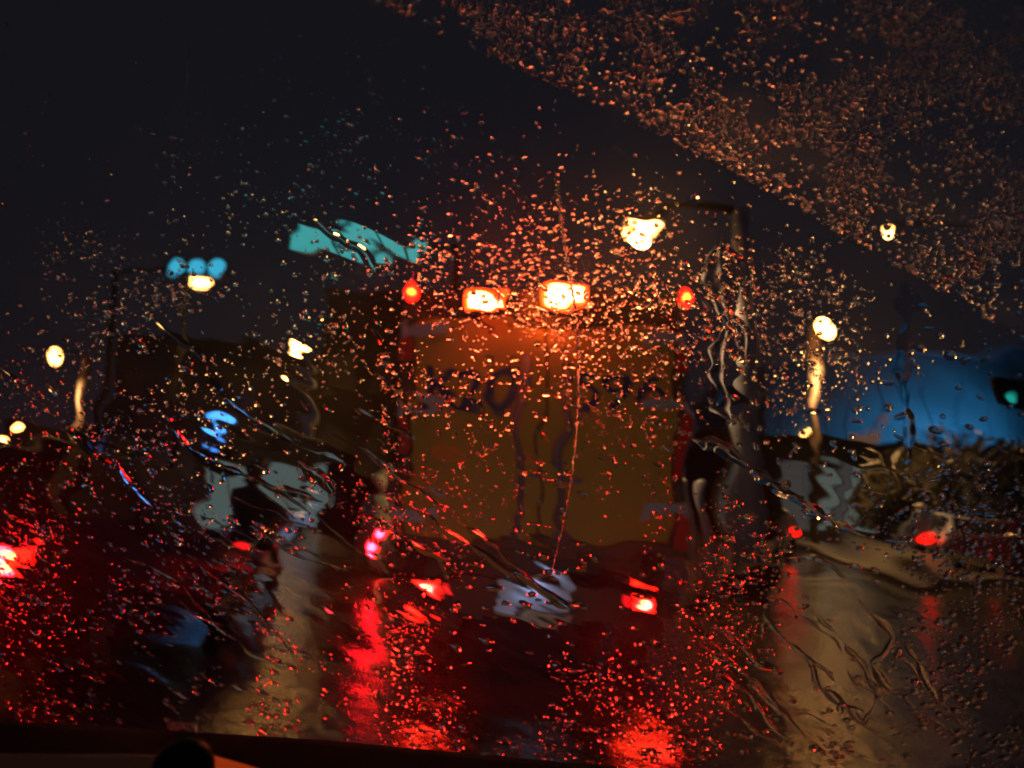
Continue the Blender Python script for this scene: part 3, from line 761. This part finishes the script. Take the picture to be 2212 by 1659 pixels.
# orientation: make faces point outward (+N)
e1 = topv[q[0, 1]] - topv[q[0, 0]]; e2 = topv[q[0, 3]] - topv[q[0, 0]]
if np.dot(np.cross(e1, e2), aN) < 0: q = q[:, ::-1]
cor = [ii[0, 0], ii[0, -1], ii[-1, -1], ii[-1, 0]]
nb0 = len(topv)
cuv = [(U0, V0), (U1, V0), (U1, V1), (U0, V1)]
bot = np.array([aC + u*aU + v*aV + aN*(BASE*.5) for u, v in cuv])
bq = np.array([[nb0+3, nb0+2, nb0+1, nb0]]);
if np.dot(np.cross(bot[1]-bot[0], bot[3]-bot[0]), aN) < 0: bq = bq[:, ::-1]
film = fast_mesh('water_film', np.vstack([topv, bot]), np.vstack([q, bq]), np.zeros((0, 3), np.int32), film_m)
mot = np.clip(.5 + .35*smooth_noise(nx, ny, 22, 16, 0, 9) + .25*smooth_noise(nx, ny, 8, 6, 0, 10), 0, 1)
mist = .022 + .018*mot + uw*(.03 + .09*mot**1.5)
mist = np.r_[mist.ravel(), np.zeros(4)].astype(np.float32)
att = film.data.attributes.new('mist', 'FLOAT', 'POINT'); att.data.foreach_set('value', mist)
tag(film, 'thin rippled sheet of rain water over the windscreen', 'water', kind='stuff')

# drops
KT = 12
def drop_template(theta):
    Rr = 1/math.sin(theta)
    rad = [.0, .22, .45, .66, .83, .94, 1.0]
    V = [(0, 0, Rr - Rr*math.cos(theta))]
    for r in rad[1:]:
        for k in range(KT):
            a = 2*math.pi*k/KT
            V.append((r*math.cos(a), r*math.sin(a), math.sqrt(max(Rr*Rr - r*r, 0)) - Rr*math.cos(theta)))
    nt_ = len(V)
    for k in range(KT):
        a = 2*math.pi*k/KT; V.append((math.cos(a), math.sin(a), 0))
    V.append((0, 0, 0))
    T_, Q_ = [], []
    for k in range(KT): T_.append((0, 1+k, 1+(k+1) % KT))
    for j in range(len(rad)-2):
        for k in range(KT):
            a, b = 1+j*KT+k, 1+j*KT+(k+1) % KT
            Q_.append((a, a+KT, b+KT, b))
    for k in range(KT): T_.append((nt_+KT, nt_+(k+1) % KT, nt_+k))
    return np.array(V), np.array(T_), np.array(Q_)
def build_drops(name, u, v, r, label, theta_lo=38, theta_hi=58, stretch=.25, ang0=-40, lift=None, cat='raindrops', group=None):
    n = len(u)
    VV_, TT, QQ = [], [], []
    off = 0
    th = rng.integers(0, 4, n)
    for t in range(4):
        sel = np.where(th == t)[0]
        if len(sel) == 0: continue
        tv, tt, tq = drop_template(R(theta_lo + (theta_hi-theta_lo)*t/3))
        m_ = len(sel); nv = len(tv)
        rr = r[sel][:, None]
        a = np.arctan2(tv[:, 1], tv[:, 0])[None, :]
        wob = 1 + .08*rng.normal(size=(m_, 1))*np.cos(2*a + rng.uniform(0, 6.28, (m_, 1))) + .07*rng.normal(size=(m_, 1))*np.cos(3*a + rng.uniform(0, 6.28, (m_, 1)))
        st = 1 + stretch*np.abs(rng.normal(size=(m_, 1)))
        lx = tv[:, 0][None, :]*wob*rr*st; ly = tv[:, 1][None, :]*wob*rr/np.sqrt(st)
        an = R(ang0) + rng.normal(size=(m_, 1))*.5
        X = lx*np.cos(an) - ly*np.sin(an); Y_ = lx*np.sin(an) + ly*np.cos(an)
        Z = tv[:, 2][None, :]*rr*rng.uniform(.8, 1.1, (m_, 1)) + (BASE + .00025 + grid_at(H, u[sel], v[sel]))[:, None]
        G = aC + (u[sel][:, None]+X)[..., None]*aU + (v[sel][:, None]+Y_)[..., None]*aV + Z[..., None]*aN
        VV_.append(G.reshape(-1, 3))
        o = (np.arange(m_)*nv + off)[:, None, None]
        TT.append((tt[None] + o).reshape(-1, 3)); QQ.append((tq[None] + o).reshape(-1, 4))
        off += m_*nv
    V3 = np.vstack(VV_); T3 = np.vstack(TT); Q3 = np.vstack(QQ)
    a_, b_, c_ = V3[T3[0, 0]], V3[T3[0, 1]], V3[T3[0, 2]]
    if np.dot(np.cross(b_-a_, c_-a_), aN) < 0: T3 = T3[:, ::-1]; Q3 = Q3[:, ::-1]
    o = fast_mesh(name, V3, Q3, T3, water)
    tag(o, label, cat, group, kind='stuff')
    return o
def scatter(n, dens, rad):
    """random points in picture range, kept with probability dens(px,py); rad(px,py,rand) in pixels"""
    px = rng.uniform(-60, 2270, n); py = rng.uniform(-60, 1680, n)
    k = rng.uniform(0, 1, n) < dens(px, py); px, py = px[k], py[k]
    rp = rad(px, py, rng.uniform(0, 1, len(px)))
    D = np.stack([(px-1106)/F, -(py-829.5)/F, -np.ones_like(px)], 1) @ np.array(CR.to_3x3()).T
    t = PD / (D @ np.array(PN))
    Pp = D*t[:, None]; q = Pp + np.array(CAM) - aC
    return q @ aU, q @ aV, rp/F*np.abs(t)*1.0
def noise_px(seed, l):
    G = smooth_noise(560, 420, l/4, l/4, 0, seed)
    return lambda px, py: G[np.clip(((py+70)/4.2).astype(int), 0, 419), np.clip(((px+70)/4.2).astype(int), 0, 559)]
nA, nB, nC, nD = noise_px(5, 60), noise_px(6, 26), noise_px(7, 90), noise_px(8, 14)
def near(px, py, x, y, s): return np.exp(-((px-x)**2 + (py-y)**2)/(2*s*s))
def clear(px, py):        # patches the wiper or run-off left clean
    c = np.zeros_like(px)
    for x, y, sx, sy in ((560, 560, 110, 70), (330, 800, 130, 60), (450, 720, 110, 60), (900, 720, 40, 40), (960, 760, 45, 45), (1090, 740, 48, 48), (1120, 500+20, 0.1, 0.1), (1330, 300, 120, 110), (1490, 470, 50, 100), (1960, 680, 90, 70), (1180, 930, 60, 60),
                         (2050, 860, 130, 80), (1580, 900, 60, 100), (720, 900, 60, 60), (1830, 1300, 110, 120), (600, 1080, 90, 40), (680, 1300, 80, 110), (190, 1200, 60, 90), (1080, 860, 30, 40)):
        c = np.maximum(c, np.exp(-(((px-x)/sx)**2 + ((py-y)/sy)**2)))
    return c
def d_wiped(px, py):
    uw_ = unwiped(px, py)
    d = np.clip(.36 + .42*nA(px, py) + .36*nB(px, py), .02, 1)
    d *= np.clip((-uw_ - 35)/90, 0, 1)*.9 + .02
    d *= 1 - np.clip(clear(px, py)*1.25, 0, .97)
    d *= .35 + .65*np.clip((py-250)/350, 0, 1)
    d = np.clip(d + .62*near(px, py, 1130, 610, 170) + .5*near(px, py, 1400, 500, 90) + .5*near(px, py, 1730, 700, 130) + .6*near(px, py, 40, 1230, 170) + .3*near(px, py, 300, 830, 230) + .3*near(px, py, 700, 720, 160) + .3*near(px, py, 840, 1450, 110) + .35*near(px, py, 1390, 1500, 90) - .25*near(px, py, 1150, 1400, 170) - .2*near(px, py, 400, 1350, 170), 0, 1)*(1 - np.clip(clear(px, py)*1.1, 0, .95))
    return d*(uw_ < 0)
u, v, r = scatter(38000, d_wiped, lambda x, y, k: 1.9 + 5.2*k**3.4 + 2.8*np.clip((y-1050)/400, 0, 1)*k**1.5)
build_drops('raindrops', u, v, r, 'small round raindrops scattered over the wiped part of the windscreen', 17, 36, .13)
def d_big(px, py):
    return np.clip(.10 + .16*nC(px, py) + .5*near(px, py, 1150, 680, 110), 0, 1)*(unwiped(px, py) < -20)*np.clip((py-300)/500, .15, 1)
u, v, r = scatter(4200, d_big, lambda x, y, k: 6 + 7*k**3)
build_drops('large_raindrops', u, v, r, 'larger flattened raindrops among the small ones on the wiped glass', 14, 30, .6, -25)
def d_un(px, py):
    uw_ = unwiped(px, py); edge = np.exp(-np.clip(uw_, 0, 9999)/160)
    d = np.clip(.62 + .3*nA(px, py) + .35*nB(px, py) + .9*edge, .62, 1)
    d *= np.clip(.6 + .4*near(px, py, 1900, 520, 330) - .3*near(px, py, 2150, 60, 260), 0, 1)
    return d*(uw_ > 0)
u, v, r = scatter(20000, d_un, lambda x, y, k: 3.6 + 4.6*k**1.6)
build_drops('unwiped_raindrops', u, v, r, 'dense raindrops on the unwiped upper right corner of the windscreen', 28, 52, .10)
u, v, r = scatter(80000, lambda x, y: np.clip(.75 + .8*nB(x, y) + .5*nA(x, y), 0, 1)*(unwiped(x, y) > 0), lambda x, y, k: 1.6 + 1.5*k)
build_drops('fine_droplets', u, v, r, 'mist of fine droplets in patches on the unwiped glass', 36, 82, .05)
u, v, r = scatter(1100, lambda x, y: (unwiped(x, y) > 0)*.8, lambda x, y, k: 6 + 7*k**3)
build_drops('large_raindrops', u, v, r, 'larger raindrops among the dense drops of the unwiped corner', 35, 55, .3)

# bead streaks: fine lines of tiny drops
def polyline(pts, n, jit=0.0, seed=0):
    pts = np.array(pts, float); d = np.r_[0, np.cumsum(np.hypot(*np.diff(pts, axis=0).T))]
    s = np.linspace(0, d[-1], n)
    # smooth with a small kernel
    x = np.interp(s, d, pts[:, 0]); y = np.interp(s, d, pts[:, 1])
    k = max(3, n//len(pts)//2*2+1); ker = np.hanning(k+2)[1:-1]; ker /= ker.sum()
    xp = np.pad(x, k//2, mode='edge'); yp = np.pad(y, k//2, mode='edge')
    x = np.convolve(xp, ker, 'valid')[:n]; y = np.convolve(yp, ker, 'valid')[:n]
    if jit:
        rr = np.random.default_rng(seed)
        j = np.convolve(rr.normal(size=n), np.hanning(9)/4, 'same')*jit; j2 = np.convolve(rr.normal(size=n), np.hanning(9)/4, 'same')*jit
        x, y = x+j, y+j2
    return x, y
def bead_streak(label, pts, n, r0, r1, spread):
    x, y = polyline(pts, n); x = x + rng.normal(size=n)*spread
    uvs = np.array([uv(a, b) for a, b in zip(x, y)])
    t = np.linspace(0, 1, n)
    rp = (r0 + (r1-r0)*t)*rng.uniform(.6, 1.2, n)/F*.56
    o = build_drops('bead_streak', uvs[:, 0], uvs[:, 1], rp, label, 22, 52, .1, cat='water streak')
    o['kind'] = 'thing'
    return o
bead_streak('long thin vertical streak glowing orange down the middle of the glass', [(1201, 372), (1212, 470), (1228, 580), (1245, 680), (1251, 780), (1247, 900), (1238, 1010), (1215, 1140), (1188, 1250)], 620, 2.9, 1.5, 1.0)
bead_streak('faint thin vertical streak at the upper left of the glass', [(408, 100), (407, 190), (403, 280)], 110, 1.5, 1.4, .7)

# rivulets
def rivulet(label, pts, w, hgt=.35, seed=0, n=None, jit=4, pear=False):
    w *= 1.1; hgt *= .46
    L_ = sum(math.hypot(b[0]-a[0], b[1]-a[1]) for a, b in zip(pts, pts[1:]))
    n = n or max(16, int(L_/7))
    x, y = polyline(pts, n, jit, seed)
    Q = np.array([uv(a, b) for a, b in zip(x, y)])
    rr = np.random.default_rng(seed+50)
    wv = w*(1 + .65*np.convolve(rr.normal(size=n), np.hanning(9)/2.5, 'same'))/F*.56
    t = np.linspace(0, 1, n)
    env = np.minimum(1, np.minimum(t, 1-t)*9 + .08)
    if pear: env = np.minimum(1, (1-t)*7+.08)*(.25 + .95*t**1.5)
    wv = np.abs(wv)*env
    T_ = np.gradient(Q, axis=0); T_ /= np.linalg.norm(T_, axis=1)[:, None]; S = np.stack([-T_[:, 1], T_[:, 0]], 1)
    K = 13
    xs = np.linspace(1, -1, K)
    V3 = []
    base = BASE + .0003 + grid_at(H, Q[:, 0], Q[:, 1]); base = np.convolve(np.pad(base, 3, mode='edge'), np.ones(7)/7, 'valid')
    for k in range(K):
        off = xs[k]; ht = (1 - off*off)**1.7
        pos = Q + S*(wv*off)[:, None]
        V3.append(aC + pos[:, :1]*aU + pos[:, 1:]*aV + (base + ht*wv*hgt)[:, None]*aN)
    V3 = np.stack(V3, 1)                      # n,K,3
    ev = V3[:, [0, K-1]]                      # copies of the rim for the flat back
    Vall = np.vstack([V3.reshape(-1, 3), ev.reshape(-1, 3)])
    I = np.arange(n*K).reshape(n, K); J = n*K + np.arange(n*2).reshape(n, 2)
    q1 = np.stack([I[:-1, :-1], I[1:, :-1], I[1:, 1:], I[:-1, 1:]], -1).reshape(-1, 4)
    q2 = np.stack([J[:-1, 0], J[:-1, 1], J[1:, 1], J[1:, 0]], -1).reshape(-1, 4)
    a, b, c = Vall[q1[5, 0]], Vall[q1[5, 1]], Vall[q1[5, 2]]
    if np.dot(np.cross(b-a, c-a), aN) < 0: q1 = q1[:, ::-1]
    a, b, c = Vall[q2[n//2, 0]], Vall[q2[n//2, 1]], Vall[q2[n//2, 2]]
    if np.dot(np.cross(b-a, c-a), aN) > 0: q2 = q2[:, ::-1]
    o = fast_mesh('rivulet', Vall, np.vstack([q1, q2]), np.zeros((0, 3), np.int32), water)
    tag(o, label, 'rivulet', 'rivulets of rain on the windscreen')
    return o
RV = [
 ('thin rivulet slanting down over the dim blue sign at the left', [(0, 790), (90, 870), (160, 930), (200, 985), (260, 1010), (300, 1060), (335, 1100)], 7, .4),
 ('wavy rivulet from beside the left lamp down to the shop', [(330, 690), (440, 770), (475, 850), (545, 905), (620, 950), (700, 985), (770, 1010)], 6, .25),
 ('rivulet passing right under the bright blue sign', [(345, 880), (400, 960), (480, 1005), (570, 1045), (640, 1065), (705, 1085)], 8, .45),
 ('short forked rivulet above the lit shop front', [(640, 990), (700, 1040), (722, 1062), (712, 1100)], 11, .35),
 ('long thin rivulet from the shop to the truck tail lamp', [(770, 960), (860, 1030), (940, 1085), (1060, 1170), (1130, 1240), (1190, 1285), (1245, 1305)], 6, .45),
 ('rivulet across the lower left truck door', [(870, 1080), (960, 1140), (1040, 1190), (1130, 1260)], 5, .4),
 ('rivulet crossing the pale scooter rider', [(770, 1110), (830, 1130), (880, 1165), (950, 1200), (975, 1260)], 6, .45),
 ('curved rivulet under the truck tail lamp at left', [(540, 1130), (610, 1180), (640, 1195), (760, 1235)], 4, .4),
 ('rivulet on the dark car side, upper one', [(250, 1190), (380, 1245), (460, 1340), (560, 1420), (640, 1440)], 5, .35),
 ('rivulet on the dark car side, lower one', [(400, 1190), (470, 1250), (540, 1300), (620, 1390), (660, 1440)], 5, .35),
 ('straight rivulet from the truck edge down past the grey pole', [(1480, 945), (1560, 965), (1640, 1025), (1720, 1078), (1800, 1125), (1880, 1165)], 9, .4),
 ('broad wavering rivulet down the thick grey pole', [(1556, 500), (1562, 620), (1578, 690), (1562, 770), (1568, 850), (1585, 920)], 22, .2),
 ('narrow rivulet beside the truck right marker lamp', [(1500, 640), (1540, 670), (1590, 690), (1612, 730), (1612, 790)], 9, .3),
 ('thin upright rivulet before the blue hall', [(1950, 600), (1962, 680), (1946, 770), (1952, 850), (1964, 930), (1955, 1010)], 9, .3),
 ('rivulet snaking down left of the golden road glow', [(1650, 1310), (1672, 1365), (1735, 1410), (1757, 1440), (1762, 1475), (1830, 1530), (1870, 1570)], 6, .45),
 ('zigzag rivulet right of the golden road glow', [(1850, 1290), (1900, 1340), (1925, 1365), (1918, 1405), (1880, 1425), (1905, 1470), (1930, 1500)], 6, .45),
 ('rivulet across the bottom of the golden glow', [(1800, 1360), (1860, 1430), (1900, 1500), (1860, 1560), (1900, 1590)], 6, .4),
 ('lowest rivulet left of the golden glow', [(1540, 1440), (1620, 1500), (1660, 1560), (1720, 1610)], 5, .45),
 ('second lowest rivulet left of the golden glow', [(1480, 1330), (1530, 1385), (1570, 1420), (1640, 1480), (1740, 1590), (1800, 1640)], 5, .45),
 ('rivulet crossing the licence plate of the yellow truck', [(1100, 1230), (1150, 1262), (1190, 1290), (1235, 1315)], 9, .4),
 ('long slanting rivulet through the teal sign', [(668, 472), (730, 515), (790, 545), (810, 590)], 7, .45),
 ('short rivulet left of the yellow truck', [(760, 880), (840, 915), (900, 950)], 6, .4),
 ('short hooked rivulet over the golden glow top', [(1700, 1205), (1760, 1200), (1800, 1225), (1830, 1250)], 6, .4),
 ('thin rivulet in the unwiped corner near the right lamp', [(1880, 385), (1905, 392), (1925, 380)], 11, .4),
]
for i, (lab, pts, w_, h_) in enumerate(RV):
    rivulet(lab, pts, w_, h_, seed=i)
rr = np.random.default_rng(77)
for k in range(14):
    x0, y0 = rr.uniform(1460, 2050), rr.uniform(1260, 1520); n_ = rr.integers(3, 6)
    pts = [(x0, y0)]
    for j in range(n_): pts.append((pts[-1][0] + rr.uniform(18, 50), pts[-1][1] + rr.uniform(12, 46)))
    rivulet('one of many fine broken rivulets running down over the golden road glow', pts, rr.uniform(3, 4.6), .45, seed=100+k, jit=5)
for k in range(10):
    x0, y0 = rr.uniform(60, 900), rr.uniform(930, 1350)
    pts = [(x0, y0)]
    for j in range(rr.integers(3, 6)): pts.append((pts[-1][0] + rr.uniform(25, 60), pts[-1][1] + rr.uniform(8, 30)))
    rivulet('one of many fine broken rivulets slanting over the lower left of the glass', pts, rr.uniform(2.6, 4.2), .4, seed=200+k, jit=5)
